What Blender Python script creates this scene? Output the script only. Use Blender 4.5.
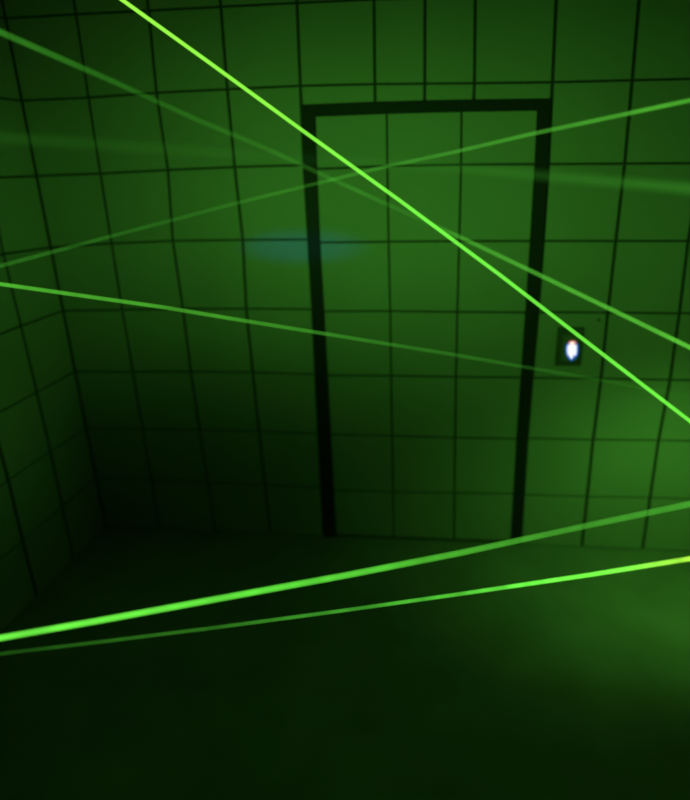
import bpy, bmesh, math
from mathutils import Vector, Matrix

S = bpy.context.scene
C = S.collection
for o in list(bpy.data.objects):
    bpy.data.objects.remove(o)

# ------------------------------------------------------------------ camera
FPX, PPX, PPY = 699.58, 377.57, 465.20          # focal length and principal point in pixels of 690x800
YAW, PITCH, ROLL = 0.1245, -0.4099, 0.0205
H0 = 2.058                                       # height of the panel joint just above the door
CAM = Vector((1.8804, -3.1355, -0.2716 + H0))
ROT = Matrix.Rotation(YAW, 3, 'Z') @ Matrix.Rotation(PITCH, 3, 'X') @ Matrix.Rotation(ROLL, 3, 'Y')
cd = bpy.data.cameras.new('camera')
cam = bpy.data.objects.new('camera', cd)
C.objects.link(cam)
S.camera = cam
cd.sensor_fit = 'AUTO'
cd.sensor_width = 36.0
cd.lens = FPX / 800.0 * 36.0
cd.shift_x = -(PPX - 345.0) / 800.0
cd.shift_y = (PPY - 400.0) / 800.0
cd.clip_start = 0.02
cd.dof.use_dof = True
cd.dof.focus_distance = 2.1
cd.dof.aperture_fstop = 0.95
cam.matrix_world = Matrix.Translation(CAM) @ (ROT @ Matrix.Rotation(math.pi / 2, 3, 'X')).to_4x4()

# ------------------------------------------------------------------ world: dark, filled with thin haze
W = bpy.data.worlds.new('world')
S.world = W
W.use_nodes = True
wn = W.node_tree
for n in list(wn.nodes):
    wn.nodes.remove(n)
wo = wn.nodes.new('ShaderNodeOutputWorld')
bg = wn.nodes.new('ShaderNodeBackground')
bg.inputs[0].default_value = (0, 0, 0, 1)
bg.inputs[1].default_value = 0
wn.links.new(bg.outputs[0], wo.inputs['Surface'])
vs = wn.nodes.new('ShaderNodeVolumeScatter')
vs.inputs['Color'].default_value = (0.9, 0.9, 0.9, 1)
vs.inputs['Density'].default_value = 0.013
vs.inputs['Anisotropy'].default_value = 0.3
wn.links.new(vs.outputs[0], wo.inputs['Volume'])

# ------------------------------------------------------------------ lights
GREEN = (0.165, 1.0, 0.075)


def light(name, kind, loc, aim, power, col, size, angle=None, blend=1.0, scale=None):
    l = bpy.data.lights.new(name, kind)
    l.energy = power
    l.color = col
    l.shadow_soft_size = size
    o = bpy.data.objects.new(name, l)
    C.objects.link(o)
    o.location = loc
    if kind == 'SPOT':
        l.spot_size = math.radians(angle)
        l.spot_blend = blend
    if aim is not None:
        o.rotation_euler = (Vector(aim) - Vector(loc)).to_track_quat('-Z', 'Y').to_euler()
    if scale:
        o.scale = scale
    return o


# unseen lamps added to stand in for scattered laser light: one high in the room, one low by the right wall, a weak general fill
light('laser_glow_high', 'SPOT', (1.40, -1.5, 1.66), (1.40, 0, 1.66), 19, GREEN, 0.15, 132, 1.0, (1.0, 0.42, 1))
light('laser_glow_low', 'SPOT', (2.95, -0.78, 1.05), (2.74, -0.16, 0), 10.5, GREEN, 0.15, 108, 1.0)
light('laser_glow_right', 'SPOT', (2.9, -1.7, 1.1), (2.55, 0, 1.22), 9.5, GREEN, 0.2, 100, 1.0)
light('laser_glow_left', 'SPOT', (1.5, -1.2, 1.3), (0, -0.75, 1.3), 5, GREEN, 0.2, 74, 1.0)
light('laser_glow_fill', 'POINT', (2.6, -1.2, 1.3), None, 0.2, GREEN, 0.3)
light('blue_spot', 'SPOT', (1.10, -2.2, 1.60), (1.175, 0, 1.449), 15, (0.0, 0.26, 1.0), 0.02, 17, 1.0, (1.0, 0.26, 1))

S.view_settings.view_transform = 'Standard'
S.view_settings.look = 'None'
S.view_settings.gamma = 1
S.view_settings.use_curve_mapping = False
S.view_settings.exposure = 0
S.cycles.max_bounces = 6
S.cycles.diffuse_bounces = 3
S.cycles.transparent_max_bounces = 32
S.cycles.volume_bounces = 0


# ------------------------------------------------------------------ helpers
def srgb(*c):
    return tuple((v / 255 / 12.92) if v / 255 <= 0.04045 else ((v / 255 + 0.055) / 1.055) ** 2.4 for v in c)


def ray(px, py):
    return (ROT @ Vector(((px - PPX) / FPX, 1.0, -(py - PPY) / FPX)))


def on_back(px, py, y=0.0):
    d = ray(px, py)
    return CAM + d * ((y - CAM.y) / d.y)


def on_left(px, py, x=0.0):
    d = ray(px, py)
    return CAM + d * ((x - CAM.x) / d.x)


def material(name, col, rough=0.8, spec=0.2, bump=0.0, bscale=30, vary=0.0, vscale=3):
    m = bpy.data.materials.new(name)
    m.use_nodes = True
    nt = m.node_tree
    b = nt.nodes['Principled BSDF']
    b.inputs['Base Color'].default_value = (*col, 1)
    b.inputs['Roughness'].default_value = rough
    b.inputs['Specular IOR Level'].default_value = spec
    tc = nt.nodes.new('ShaderNodeTexCoord')
    if bump:
        n = nt.nodes.new('ShaderNodeTexNoise')
        n.inputs['Scale'].default_value = bscale
        n.inputs['Detail'].default_value = 4
        bp = nt.nodes.new('ShaderNodeBump')
        bp.inputs['Strength'].default_value = bump
        bp.inputs['Distance'].default_value = 0.004
        nt.links.new(tc.outputs['Object'], n.inputs['Vector'])
        nt.links.new(n.outputs['Fac'], bp.inputs['Height'])
        nt.links.new(bp.outputs['Normal'], b.inputs['Normal'])
    if vary:
        n = nt.nodes.new('ShaderNodeTexNoise')
        n.inputs['Scale'].default_value = vscale
        n.inputs['Detail'].default_value = 5
        r = nt.nodes.new('ShaderNodeValToRGB')
        r.color_ramp.elements[0].position = 0.3
        r.color_ramp.elements[1].position = 0.7
        r.color_ramp.elements[0].color = (*[c * (1 - vary) for c in col], 1)
        r.color_ramp.elements[1].color = (*[c * (1 + vary) for c in col], 1)
        nt.links.new(tc.outputs['Object'], n.inputs['Vector'])
        nt.links.new(n.outputs['Fac'], r.inputs['Fac'])
        nt.links.new(r.outputs['Color'], b.inputs['Base Color'])
    return m


M_PANEL = material('matte_wall_panel', (0.50, 0.50, 0.50), 0.7, 0.25, 0.25, 60, 0.05, 2.5)
M_JOINT = material('black_joint', (0.09, 0.09, 0.09), 0.9, 0.1)
M_BLACK = material('black_door_frame', (0.03, 0.03, 0.03), 0.65, 0.25, 0.1, 80)
M_FLOOR = material('dark_floor', (0.38, 0.38, 0.38), 0.75, 0.25, 0.3, 25, 0.12, 4)
M_CEIL = material('black_ceiling', (0.05, 0.05, 0.05), 0.9, 0.1, 0.2, 40)
M_DARK = material('dark_wall_paint', (0.05, 0.05, 0.05), 0.85, 0.15, 0.2, 40)
M_PLATE = material('black_plastic', (0.12, 0.12, 0.12), 0.5, 0.35)
M_PLATE2 = material('grey_plastic', (0.24, 0.24, 0.24), 0.5, 0.35)


def finish(name, bm, mats, parent=None):
    bmesh.ops.recalc_face_normals(bm, faces=bm.faces)
    me = bpy.data.meshes.new(name)
    bm.to_mesh(me)
    bm.free()
    for m in mats:
        me.materials.append(m)
    o = bpy.data.objects.new(name, me)
    C.objects.link(o)
    if parent:
        o.parent = parent
    return o


def structure(o, label=None, cat=None):
    o['kind'] = 'structure'
    if label:
        o['label'] = label
    if cat:
        o['category'] = cat
    return o


def prism(bm, front, back, mat=0):
    """closed solid between two polygons with the same number of corners"""
    f = [bm.verts.new(p) for p in front]
    b = [bm.verts.new(p) for p in back]
    fs = [bm.faces.new(f), bm.faces.new(b[::-1])]
    n = len(f)
    for i in range(n):
        fs.append(bm.faces.new((f[i], b[i], b[(i + 1) % n], f[(i + 1) % n])))
    for x in fs:
        x.material_index = mat
    return fs


def box(bm, a, b, mat=0):
    (x0, y0, z0), (x1, y1, z1) = a, b
    return prism(bm, [(x0, y0, z0), (x1, y0, z0), (x1, y0, z1), (x0, y0, z1)],
                 [(x0, y1, z0), (x1, y1, z0), (x1, y1, z1), (x0, y1, z1)], mat)


def inset(q, g):
    """shrink a quad of Vectors by g[i] metres on edge i -> i+1"""
    n = len(q)
    cen = sum(q, Vector()) / n
    nor = (q[1] - q[0]).cross(q[3] - q[0]).normalized()
    lines = []
    for i in range(n):
        d = (q[(i + 1) % n] - q[i]).normalized()
        m = nor.cross(d)
        if m.dot(cen - q[i]) < 0:
            m = -m
        lines.append((q[i] + m * g[i], d))
    out = []
    for i in range(n):
        p, d = lines[i - 1]
        r, e = lines[i]
        # closest point of the two in-plane lines = their crossing
        w = p - r
        a, b_, c, dd, ee = d.dot(d), d.dot(e), e.dot(e), d.dot(w), e.dot(w)
        t = (b_ * ee - c * dd) / (a * c - b_ * b_)
        out.append(p + d * t)
    return out


def panel(bm, q, gaps, out, depth=0.010, mat=0):
    """one wall panel: face q (top-left, top-right, bottom-right, bottom-left) lies on the wall plane, chamfered edge"""
    f = inset(q, gaps)
    f2 = inset(f, [0.0015] * 4)
    back = [p - out * depth for p in f]
    mid = [p - out * 0.002 for p in f]
    v = [[bm.verts.new(p) for p in L] for L in (f2, mid, back)]
    fs = [bm.faces.new(v[0])]
    for k in (0, 1):
        for i in range(4):
            fs.append(bm.faces.new((v[k][i], v[k + 1][i], v[k + 1][(i + 1) % 4], v[k][(i + 1) % 4])))
    for x in fs:
        x.material_index = mat


# ------------------------------------------------------------------ room shell
XR, YF, ZC = 3.75, -4.3, 2.70
VG, HG = 0.0068, 0.0042                          # half widths of the upright and the level joints
D = 0.2                                          # half a joint step

# back wall: positions of the joint crossings, read off the place
LEFT_PX = {
    -1: [(6, 18), (75.5, 14), (148.2, 10.3), (220.5, 6.5), (297, 2.5)],
    0: [(20.5, 100.5), (87.8, 97.5), (156, 92.6), (227, 89.1), (300.3, 85.6)],
    1: [(36.7, 176), (99.8, 173.6), (167.5, 170), (234.4, 167), (304, 165)],
    2: [(50, 247.5), (111, 243.5), (172.5, 241), (242.5, 240), (308.5, 239.5)],
    3: [(63, 311), (121.7, 310), (182.5, 308.8), (246, 308.8), (312.5, 309.5)],
    4: [(74.6, 371.7), (132.6, 372), (190.5, 371.7), (252.5, 372.5), (315.5, 374.5)],
    5: [(87, 428.7), (142.4, 429.3), (199.5, 430), (259, 431.5), (318.5, 434)],
    6: [(97.8, 478), (151, 480), (207.5, 482.5), (265, 485), (321.5, 488)],
}
RIGHT_PX = {
    -1: [(556.5, -5), (640, -7), (724, -9)],
    0: [(552.6, 82), (632.5, 80), (712, 78)],
    1: [(548.5, 164), (625, 163.5), (701, 163)],
    2: [(543.5, 241), (616, 241), (688.5, 241)],
    3: [(538, 312.3), (608, 312.6), (679.5, 313.3)],
    4: [(532, 378), (601, 378.6), (670, 380)],
    5: [(527, 438.5), (593, 440), (658.5, 440.5)],
    6: [(523.5, 495), (587, 497), (650, 498)],
}
TOP_PX = {-1: [(297, 2.5), (374, -1), (425, -2.5), (475.5, -4), (556.5, -5)],
          0: [(300.3, 85.6), (374.8, 83.9), (424.8, 83.5), (474.5, 83), (552.6, 82)]}


def world_rows(px):
    return {r: [on_back(*p) for p in L] for r, L in px.items()}


LEFT, RIGHT, TOP = world_rows(LEFT_PX), world_rows(RIGHT_PX), world_rows(TOP_PX)
for r in LEFT:                                   # the corner joint lies exactly on the left wall
    LEFT[r][0].x = 0.0
# one more column step at the far right, the floor row and the row under the ceiling
for r, L in RIGHT.items():
    for k in range(3):
        L.append(L[-1] + Vector((0.305 if k < 2 else 0.0, 0, 0)))
    L[-1].x = XR
for G in (LEFT, RIGHT):
    G[7] = [Vector((p.x + (p.x - q.x) * 0.9, 0, 0.0)) for p, q in zip(G[6], G[5])]
    G[7][0].x = 0.0 if G is LEFT else G[7][0].x
for G in (LEFT, RIGHT, TOP):
    G[-2] = [Vector((p.x, 0, ZC)) for p in G[-1]]

OUT = Vector((0, -1, 0))
JAMB_L = [(301.7, 104.8), (304.3, 170), (308.3, 240), (312.5, 310), (315.8, 375), (318.7, 440), (324.6, 539.5)]
JAMB_LI = [(315.7, 116.6), (317.2, 170), (320.3, 240), (324.3, 310), (327.8, 375), (331, 440), (337, 540)]
JAMB_R = [(550.9, 98.6), (547.8, 170), (543, 240), (537.6, 310), (532.8, 375), (528.3, 440), (522.0, 539.5)]
JAMB_RI = [(537.2, 110.6), (534.3, 170), (530, 240), (525.5, 310), (521, 375), (516.6, 440), (510.8, 541)]

bm = bmesh.new()
box(bm, (-0.2, 0.010, 0), (XR + 0.2, 0.16, ZC), 1)   # carcass behind the panels
box(bm, (-0.2, 0.010, -0.1), (XR + 0.2, 0.16, 0), 1)


def grid(G, rows, vg=VG):
    for r0, r1 in zip(rows, rows[1:]):
        for c in range(len(G[r0]) - 1):
            if abs(G[r0][c + 1].x - G[r0][c].x) < 0.05:
                continue
            panel(bm, [G[r0][c], G[r0][c + 1], G[r1][c + 1], G[r1][c]], [HG, vg, HG, vg], OUT)


grid(LEFT, [-2, -1, 0, 1, 2, 3, 4, 5, 6, 7])
grid(RIGHT, [-2, -1, 0, 1, 2, 3, 4, 5, 6, 7])
grid(TOP, [-2, -1, 0], 0.0058)
# the strip of panel between the joint above the door and the door frame
hx0, hx1 = on_back(*JAMB_L[0]), on_back(*JAMB_R[0])
for c in range(4):
    a, b = TOP[0][c], TOP[0][c + 1]
    za = hx0.z + (hx1.z - hx0.z) * (a.x - hx0.x) / (hx1.x - hx0.x)
    zb = hx0.z + (hx1.z - hx0.z) * (b.x - hx0.x) / (hx1.x - hx0.x)
    panel(bm, [a, b, Vector((b.x, 0, zb)), Vector((a.x, 0, za))], [HG, 0.0058, 0.0, 0.0058], OUT)
structure(finish('wall_back', bm, [M_PANEL, M_JOINT]), 'back wall of square matte panels with black joints', 'wall')

# left wall, panels 0.33 m wide meeting the back wall in the corner
bm = bmesh.new()
box(bm, (-0.16, YF, -0.1), (-0.010, 0.010, ZC), 1)
zs = {r: LEFT[r][0].z for r in LEFT}
obsL = {(1, 2): (4, 254), (1, 3): (21.7, 326), (1, 4): (37.4, 392.4), (1, 5): (51, 451.7), (2, 5): (8.7, 480)}


def lnode(c, r):
    p = Vector((0, -0.33 * c, zs[r]))
    if (c, r) in obsL:
        q = on_left(*obsL[(c, r)])
        return Vector((0, q.y, q.z))
    return p


rows = [-2, -1, 0, 1, 2, 3, 4, 5, 6, 7]
for r0, r1 in zip(rows, rows[1:]):
    for c in range(13):
        a, b, d, e = lnode(c + 1, r0), lnode(c, r0), lnode(c, r1), lnode(c + 1, r1)
        if a.y < YF:
            continue
        panel(bm, [a, b, d, e], [HG, VG if c == 0 else 0.012, HG, 0.012], Vector((1, 0, 0)))
structure(finish('wall_left', bm, [M_PANEL, M_JOINT]), 'left side wall of the same square panels', 'wall')

for name, a, b, m in (('floor', (-0.2, YF, -0.1), (XR + 0.2, 0.010, 0.0), M_FLOOR),
                      ('ceiling', (-0.2, YF, ZC), (XR + 0.2, 0.16, ZC + 0.1), M_CEIL),
                      ('wall_right', (XR, YF, 0.0), (XR + 0.12, 0.010, ZC), M_DARK),
                      ('wall_front', (-0.2, YF - 0.1, -0.1), (XR + 0.2, YF, ZC), M_DARK)):
    bm = bmesh.new()
    box(bm, a, b)
    structure(finish(name, bm, [m]))

# ------------------------------------------------------------------ door
door = structure(bpy.data.objects.new('door_1', None), 'panel clad door in a black frame', 'door')
C.objects.link(door)


def wob(L, y):
    return [on_back(*p) + Vector((0, y, 0)) for p in L]


def strip(bm, A, B, y0, y1, mat=0):
    """bar between two polylines A and B on the wall, from depth y0 (front) to y1"""
    a, b = [on_back(*p) for p in A], [on_back(*p) for p in B]
    sec = []
    for p, q in zip(a, b):
        sec.append([bm.verts.new((p.x, y1, p.z)), bm.verts.new((p.x, y0 + 0.002, p.z)),
                    bm.verts.new((p.x * .96 + q.x * .04, y0, p.z * .96 + q.z * .04)),
                    bm.verts.new((p.x * .04 + q.x * .96, y0, p.z * .04 + q.z * .96)),
                    bm.verts.new((q.x, y0 + 0.002, q.z)), bm.verts.new((q.x, y1, q.z))])
    for s, t in zip(sec, sec[1:]):
        for i in range(6):
            bm.faces.new((s[i], s[(i + 1) % 6], t[(i + 1) % 6], t[i]))
    bm.faces.new(sec[0])
    bm.faces.new(sec[-1][::-1])


bm = bmesh.new()
strip(bm, JAMB_L, JAMB_LI, -0.006, 0.012)
strip(bm, JAMB_R, JAMB_RI, -0.006, 0.012)
strip(bm, [(301.7, 104.8), (363, 102.2), (425, 100.4), (488, 99.3), (550.9, 98.6)],
      [(315.7, 116.6), (370, 114.2), (425, 112.4), (482, 111.2), (537.2, 110.6)], -0.006, 0.012)
finish('door_frame', bm, [M_BLACK], door)

DOOR_PX = [
    [(315.7, 116.6), (386.8, 113.8), (461.6, 111.8), (537.2, 110.6)],
    [(317.2, 169), (387.3, 165.9), (461.2, 164.6), (534.7, 164)],
    [(320.3, 242.6), (388.6, 241.8), (459.3, 241.2), (530, 241)],
    [(324.4, 311.5), (390.2, 311.3), (457.4, 312), (525.4, 312.5)],
    [(327.9, 375.5), (391, 376), (456, 377), (520.8, 377.5)],
    [(331, 434.5), (392, 436), (455, 437.8), (516.7, 439)],
    [(334, 490.6), (392.8, 492.1), (454.4, 493.3), (513.6, 494)],
    [(337, 540), (393.6, 540.6), (453.8, 541), (510.8, 541.5)],
]
bm = bmesh.new()
dp = [[on_back(*p) for p in L] for L in DOOR_PX]
for p in dp[-1]:
    p.z = max(0.012, p.z)
for r in range(7):
    for c in range(3):
        panel(bm, [dp[r][c], dp[r][c + 1], dp[r + 1][c + 1], dp[r + 1][c]],
              [HG if r else 0, 0.0042 if c < 2 else 0, HG, 0.0042 if c else 0], OUT, 0.0098)
finish('door_panels', bm, [M_PANEL], door)

# ------------------------------------------------------------------ wall control by the door
wc = bpy.data.objects.new('wall_control', None)
C.objects.link(wc)
wc['label'] = 'small black wall control with a glowing white button, right of the door frame'
wc['category'] = 'wall control'
pc = on_back(569.5, 346.5)
wc.location = (pc.x, 0, pc.z)


def rounded(bm, w, h, r, y0, y1, cx=0, cz=0, seg=5, cham=0.0015):
    def ring(w, h, r, y):
        L = []
        for k, (sx, sz) in enumerate(((1, 1), (-1, 1), (-1, -1), (1, -1))):
            for i in range(seg + 1):
                a = math.pi / 2 * (k + i / seg)
                L.append(bm.verts.new((cx + sx * (w / 2 - r) + r * math.cos(a), y, cz + sz * (h / 2 - r) + r * math.sin(a))))
        return L
    rs = [ring(w, h, r, y1), ring(w, h, r, y0 + cham), ring(w - 2 * cham, h - 2 * cham, max(r - cham, 0.0005), y0)]
    for a, b in zip(rs, rs[1:]):
        for i in range(len(a)):
            bm.faces.new((a[i], a[(i + 1) % len(a)], b[(i + 1) % len(a)], b[i]))
    bm.faces.new(rs[0])
    bm.faces.new(rs[-1])


pw = (on_back(583, 346) - on_back(557, 346)).length
ph = (on_back(569, 327.5) - on_back(571, 365.5)).length
bm = bmesh.new()
rounded(bm, pw, ph, 0.004, -0.010, 0.0)
finish('back_plate', bm, [M_PLATE], wc)
bm = bmesh.new()
rounded(bm, pw * 0.62, ph * 0.70, 0.006, -0.013, -0.0101, 0.0, -0.004)
finish('inner_plate', bm, [M_PLATE2], wc)


def glow(name, col, strength):
    m = bpy.data.materials.new(name)
    m.use_nodes = True
    nt = m.node_tree
    nt.nodes.remove(nt.nodes['Principled BSDF'])
    e = nt.nodes.new('ShaderNodeEmission')
    e.inputs[0].default_value = (*col, 1)
    e.inputs[1].default_value = strength
    nt.links.new(e.outputs[0], nt.nodes['Material Output'].inputs['Surface'])
    return m


# lit button: tall, pointed below with a notch at the lower right, in a blue glowing surround
RIM = [(565.2, 344.5), (566.4, 342.3), (568.4, 340.6), (571.8, 339.9), (575.4, 340.6), (577.3, 342.3), (578.2, 345), (578.3, 350),
       (577.8, 354), (576.2, 356.8), (574.0, 358.6), (572.6, 360.2), (570.8, 360.6), (568.8, 359.2), (566.4, 356.2), (564.9, 352.5), (564.8, 348)]
WHITE = [(566.3, 344.6), (567.5, 343.2), (569.5, 342.6), (573.5, 342.6), (575.9, 343.2), (576.8, 344.6), (576.8, 349), (576.4, 353.6),
         (575.2, 355.6), (573.9, 355.2), (573.1, 353.8), (572.7, 356.6), (571.6, 358.9), (570.4, 358.8), (568.6, 356.6), (566.6, 353.4), (566.1, 349)]
RED = [(568.0, 342.0), (569.4, 340.4), (571.8, 339.9), (574.4, 340.3), (576.0, 342.0), (575.4, 343.6), (571.8, 344.2), (568.6, 343.6)]
CREAM = [(569.2, 342.0), (570.0, 341.2), (571.8, 340.9), (573.4, 341.2), (574.2, 342.1), (573.6, 343.6), (571.8, 344.0), (569.8, 343.6)]


def lens(outl, name, y0, y1, m, parent, k=1.0):
    P = [on_back(*p) for p in outl]
    c = sum(P, Vector()) / len(P)
    bm = bmesh.new()
    rings = []
    for s, y in ((k, y1), (k, y0 + (y1 - y0) * .4), (k * 0.94, y0)):
        rings.append([bm.verts.new(((c.x + (p.x - c.x) * s) - pc.x, y, (c.z + (p.z - c.z) * s) - pc.z)) for p in P])
    n = len(P)
    for a, b in zip(rings, rings[1:]):
        for i in range(n):
            bm.faces.new((a[i], a[(i + 1) % n], b[(i + 1) % n], b[i]))
    bm.faces.new(rings[0])
    bm.faces.new(rings[-1])
    return finish(name, bm, [m], parent)


bz = lens(RIM, 'button_rim', -0.0140, -0.0131, glow('blue_glow', (0.012, 0.14, 0.55), 0.9), wc, 0.94)
bz['label'] = 'blue glowing rim of the button'
bt = lens(WHITE, 'button', -0.0155, -0.0141, glow('white_glow', (0.9, 0.95, 1.0), 1.1), wc, 0.88)
bt['label'] = 'glowing white button with a notch at its lower edge'
rd = lens(RED, 'indicator', -0.0165, -0.0156, glow('red_glow', (0.9, 0.22, 0.14), 0.8), wc)
rd['label'] = 'reddish indicator light at the top of the button'
cr = lens(CREAM, 'indicator_lens', -0.0172, -0.0166, glow('cream_glow', (1.0, 0.9, 0.78), 1.2), rd)

# small dark screw hole in the wall above and to the right of the control
h = on_back(598.8, 320)
bm = bmesh.new()
bmesh.ops.create_cone(bm, cap_ends=True, segments=20, radius1=0.0075, radius2=0.006, depth=0.004,
                      matrix=Matrix.Rotation(math.pi / 2, 4, 'X'))
bmesh.ops.create_cone(bm, cap_ends=True, segments=6, radius1=0.003, radius2=0.003, depth=0.002,
                      matrix=Matrix.Translation((0, -0.0028, 0)) @ Matrix.Rotation(math.pi / 2, 4, 'X'))
o = finish('screw', bm, [M_PLATE])
o.location = (h.x, -0.002, h.z)
o['label'] = 'tiny dark screw head in the wall panel above the wall control'
o['category'] = 'screw'


# ------------------------------------------------------------------ laser beams
def room_exit(p, d):
    """where a ray from p along d meets the walls, floor or ceiling"""
    t = 1e9
    for k, lo, hi in ((0, 0.0, XR), (1, YF, 0.0), (2, 0.0, ZC)):
        if d[k] > 1e-9:
            t = min(t, (hi - p[k]) / d[k])
        elif d[k] < -1e-9:
            t = min(t, (lo - p[k]) / d[k])
    return p + d * (t - 0.02)


def beam(label, pts, ends, prof, speckle=0.12, seed=0.0, stop=(False, False)):
    """pts: pixels along the beam; ends: depth y of the first and the last point;
    prof: (fraction of the span, width in px, beam colour, wall colour behind it)"""
    P0, P1 = on_back(*pts[0], ends[0]), on_back(*pts[-1], ends[1])
    ax = (P1 - P0).normalized()
    path = [P0]
    for p in pts[1:-1]:                          # the point of each sight line closest to the straight beam
        d = ray(*p).normalized()
        w = CAM - P0
        b = d.dot(ax)
        t = (b * ax.dot(w) - d.dot(w)) / (1 - b * b)
        q = CAM + d * t
        path.append(q)
    path.append(P1)
    span = (P1 - P0).length

    def at(f):
        f = min(max(f, 0.0), 1.0)
        for a, b in zip(prof, prof[1:]):
            if f <= b[0]:
                k = (f - a[0]) / (b[0] - a[0])
                return a[1] + (b[1] - a[1]) * k
        return prof[-1][1]

    def rad(p):
        f = (p - P0).dot(ax) / span
        dep = (p - CAM).dot(ROT @ Vector((0, 1, 0)))
        return at(f) / 2 * max(dep, 0.3) / FPX

    full = list(path)
    if not stop[0]:
        full.insert(0, room_exit(path[0], (path[0] - path[1]).normalized()))
    if not stop[1]:
        full.append(room_exit(path[-1], (path[-1] - path[-2]).normalized()))
    # resample finely so the taper is smooth
    fine = []
    for a, b in zip(full, full[1:]):
        for k in range(6):
            fine.append(a.lerp(b, k / 6))
    fine.append(full[-1])
    up = Vector((0, 0, 1))
    side = ax.cross(up).normalized()
    up2 = side.cross(ax).normalized()
    rot = Matrix((ax, side, up2)).transposed()   # local x along the beam
    inv = rot.transposed()
    bm = bmesh.new()
    rings = []
    for p in fine:
        q = inv @ (p - P0)
        r = rad(p)
        rings.append([bm.verts.new((q.x, q.y + r * math.cos(a), q.z + r * math.sin(a)))
                      for a in [2 * math.pi * i / 16 for i in range(16)]])
    for a, b in zip(rings, rings[1:]):
        for i in range(16):
            bm.faces.new((a[i], a[(i + 1) % 16], b[(i + 1) % 16], b[i]))
    bm.faces.new(rings[0])
    bm.faces.new(rings[-1])
    m = bpy.data.materials.new('laser_light')
    m.use_nodes = True
    nt = m.node_tree
    nt.nodes.remove(nt.nodes['Principled BSDF'])
    em = nt.nodes.new('ShaderNodeEmission')
    nt.links.new(em.outputs[0], nt.nodes['Material Output'].inputs['Volume'])
    tc = nt.nodes.new('ShaderNodeTexCoord')
    sp = nt.nodes.new('ShaderNodeSeparateXYZ')
    mr = nt.nodes.new('ShaderNodeMapRange')
    mr.inputs['From Min'].default_value = 0
    mr.inputs['From Max'].default_value = span
    rp = nt.nodes.new('ShaderNodeValToRGB')
    nt.links.new(tc.outputs['Object'], sp.inputs[0])
    nt.links.new(sp.outputs['X'], mr.inputs['Value'])
    nt.links.new(mr.outputs[0], rp.inputs['Fac'])
    cols = []
    for f, w, c, b in prof:
        r = rad(P0 + ax * (f * span))
        cols.append([max(x - y, 0.0) / (2 * r) for x, y in zip(srgb(*c), srgb(*b))])
    K = max(max(c) for c in cols)
    E = rp.color_ramp.elements
    while len(E) < len(prof):
        E.new(0.5)
    for i, (pr, c) in enumerate(zip(prof, cols)):
        E[i].position = pr[0]
    for i, c in enumerate(cols):
        E[i].color = (*[x / K for x in c], 1)
    # noise in the glow strength, imitating uneven haze along the beam
    nz = nt.nodes.new('ShaderNodeTexNoise')
    nz.noise_dimensions = '1D'
    nz.inputs['Scale'].default_value = 9
    nz.inputs['Detail'].default_value = 3
    ad = nt.nodes.new('ShaderNodeMath')
    ad.operation = 'ADD'
    ad.inputs[1].default_value = seed
    nt.links.new(sp.outputs['X'], ad.inputs[0])
    nt.links.new(ad.outputs[0], nz.inputs['W'])
    m2 = nt.nodes.new('ShaderNodeMapRange')
    m2.inputs['From Min'].default_value = 0.3
    m2.inputs['From Max'].default_value = 0.7
    m2.inputs['To Min'].default_value = 1.12 * K * (1 - speckle)
    m2.inputs['To Max'].default_value = 1.12 * K * (1 + speckle)
    nt.links.new(nz.outputs['Fac'], m2.inputs['Value'])
    nt.links.new(rp.outputs['Color'], em.inputs['Color'])
    nt.links.new(m2.outputs[0], em.inputs['Strength'])
    o = finish('laser_beam', bm, [m])
    o.matrix_world = Matrix.Translation(P0) @ rot.to_4x4()
    o['label'] = label
    o['category'] = 'laser beam'
    o['kind'] = 'thing'
    o['group'] = 'laser beams crossing the room'
    return o


beam('sharp bright green laser beam running steeply down from the top, across the door',
     [(123, 0.5), (210, 63.1), (300, 128.7), (400, 200.7), (500, 275), (590, 344.5), (690, 421.1)], (-0.9, -1.3),
     [(0, 4.1, (150, 252, 72), (25, 70, 18)), (0.3, 4.1, (136, 248, 70), (30, 90, 22)), (0.55, 4.1, (116, 248, 72), (30, 90, 22)), (1, 4.1, (112, 246, 70), (30, 85, 22))],
     0.05, 1.0)
beam('soft green laser beam falling from the upper left edge, just above the bright steep one',
     [(0, 32), (110, 80), (200, 121), (265, 148), (333, 179.6), (387, 204.2), (461, 237.5), (500, 256), (636, 321.4), (690, 347.5)], (-1.3, -1.3),
     [(0, 7, (44, 116, 30), (14, 48, 12)), (0.2, 5.5, (30, 92, 22), (18, 62, 14)), (0.4, 5, (46, 118, 30), (38, 102, 25)),
      (0.50, 4.5, (50, 128, 34), (40, 105, 26)), (0.60, 4.5, (40, 108, 28), (34, 96, 24)), (0.64, 4.5, (60, 145, 40), (32, 90, 22)), (1, 5, (84, 190, 54), (28, 84, 20))], 0.14, 5.0)
beam('thin green laser beam rising from left to right through the upper half of the door',
     [(0, 266), (110, 236.5), (230, 204.8), (300, 187.5), (383, 167.2), (450, 153), (530, 134.3), (590, 121.6), (690, 100.3)], (-1.0, -1.2),
     [(0, 4.5, (36, 100, 26), (22, 68, 16)), (0.33, 4, (37, 102, 26), (30, 86, 20)), (0.5, 4, (46, 120, 32), (36, 98, 26)),
      (0.7, 4, (52, 128, 36), (30, 86, 20)), (1, 4.8, (72, 168, 46), (26, 78, 18))], 0.14, 9.0)
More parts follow.
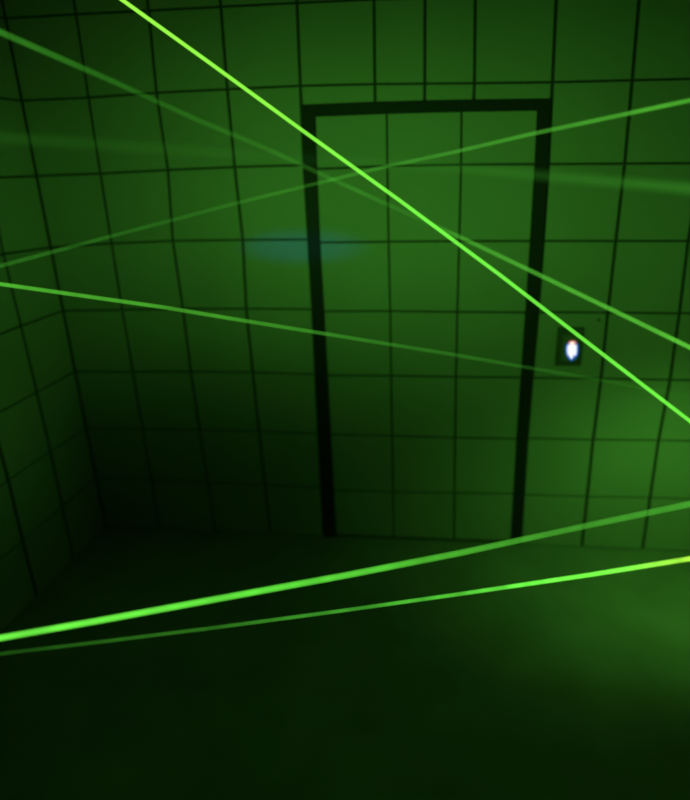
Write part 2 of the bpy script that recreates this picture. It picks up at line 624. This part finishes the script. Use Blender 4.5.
beam('green laser beam sloping gently down across the middle of the door, fading out rightwards',
     [(0, 284), (165, 307.5), (240, 320), (450, 354), (600, 380), (690, 397)], (-1.2, -0.5),
     [(0, 4.5, (76, 178, 48), (26, 78, 18)), (0.25, 4.5, (62, 150, 40), (24, 74, 18)), (0.5, 4.2, (42, 114, 30), (26, 78, 18)),
      (0.8, 4, (32, 92, 22), (26, 78, 18)), (1, 4, (27, 80, 18), (25, 77, 18))], 0.14, 13.0)
beam('broad faint blurred green laser beam lying almost level near the door top',
     [(0, 137.5), (180, 150), (300, 158.5), (450, 167.5), (690, 188.5)], (-1.9, -1.9),
     [(0, 12, (30, 88, 21), (26, 78, 18)), (0.3, 12, (31, 89, 21), (28, 83, 19)), (0.5, 9, (34, 96, 24), (33, 93, 22)),
      (0.68, 8, (35, 97, 24), (30, 86, 20)), (1, 11, (42, 112, 30), (26, 78, 18))], 0.05, 17.0)
beam('thick bright green laser beam rising rightwards across the floor in front of the door',
     [(0, 638), (100, 620.4), (240, 594.7), (345, 575.5), (460, 553), (590, 525), (690, 504)], (-1.9, -1.1),
     [(0, 7.0, (112, 246, 72), (2, 10, 2)), (0.35, 7, (92, 220, 60), (3, 14, 3)), (0.55, 7, (72, 172, 46), (10, 35, 8)),
      (0.75, 6.5, (56, 136, 38), (22, 66, 16)), (1, 7.5, (58, 142, 40), (36, 92, 24))], 0.14, 21.0)
beam('thin green laser beam low over the floor below the thick one, brightest at its right',
     [(0, 653.8), (100, 641.9), (220, 627), (345, 610.3), (460, 594), (590, 574.8), (690, 558.7)], (-1.9, -0.8),
     [(0, 4.2, (26, 72, 16), (2, 10, 2)), (0.2, 4.2, (38, 100, 24), (2, 12, 2)), (0.4, 4.2, (56, 142, 38), (3, 18, 3)), (0.55, 4.4, (74, 182, 50), (8, 30, 6)),
      (0.68, 4.8, (100, 232, 66), (18, 54, 12)), (0.86, 5.2, (120, 250, 72), (34, 90, 24)), (1, 5.4, (160, 236, 66), (40, 104, 28))], 0.22, 25.0)
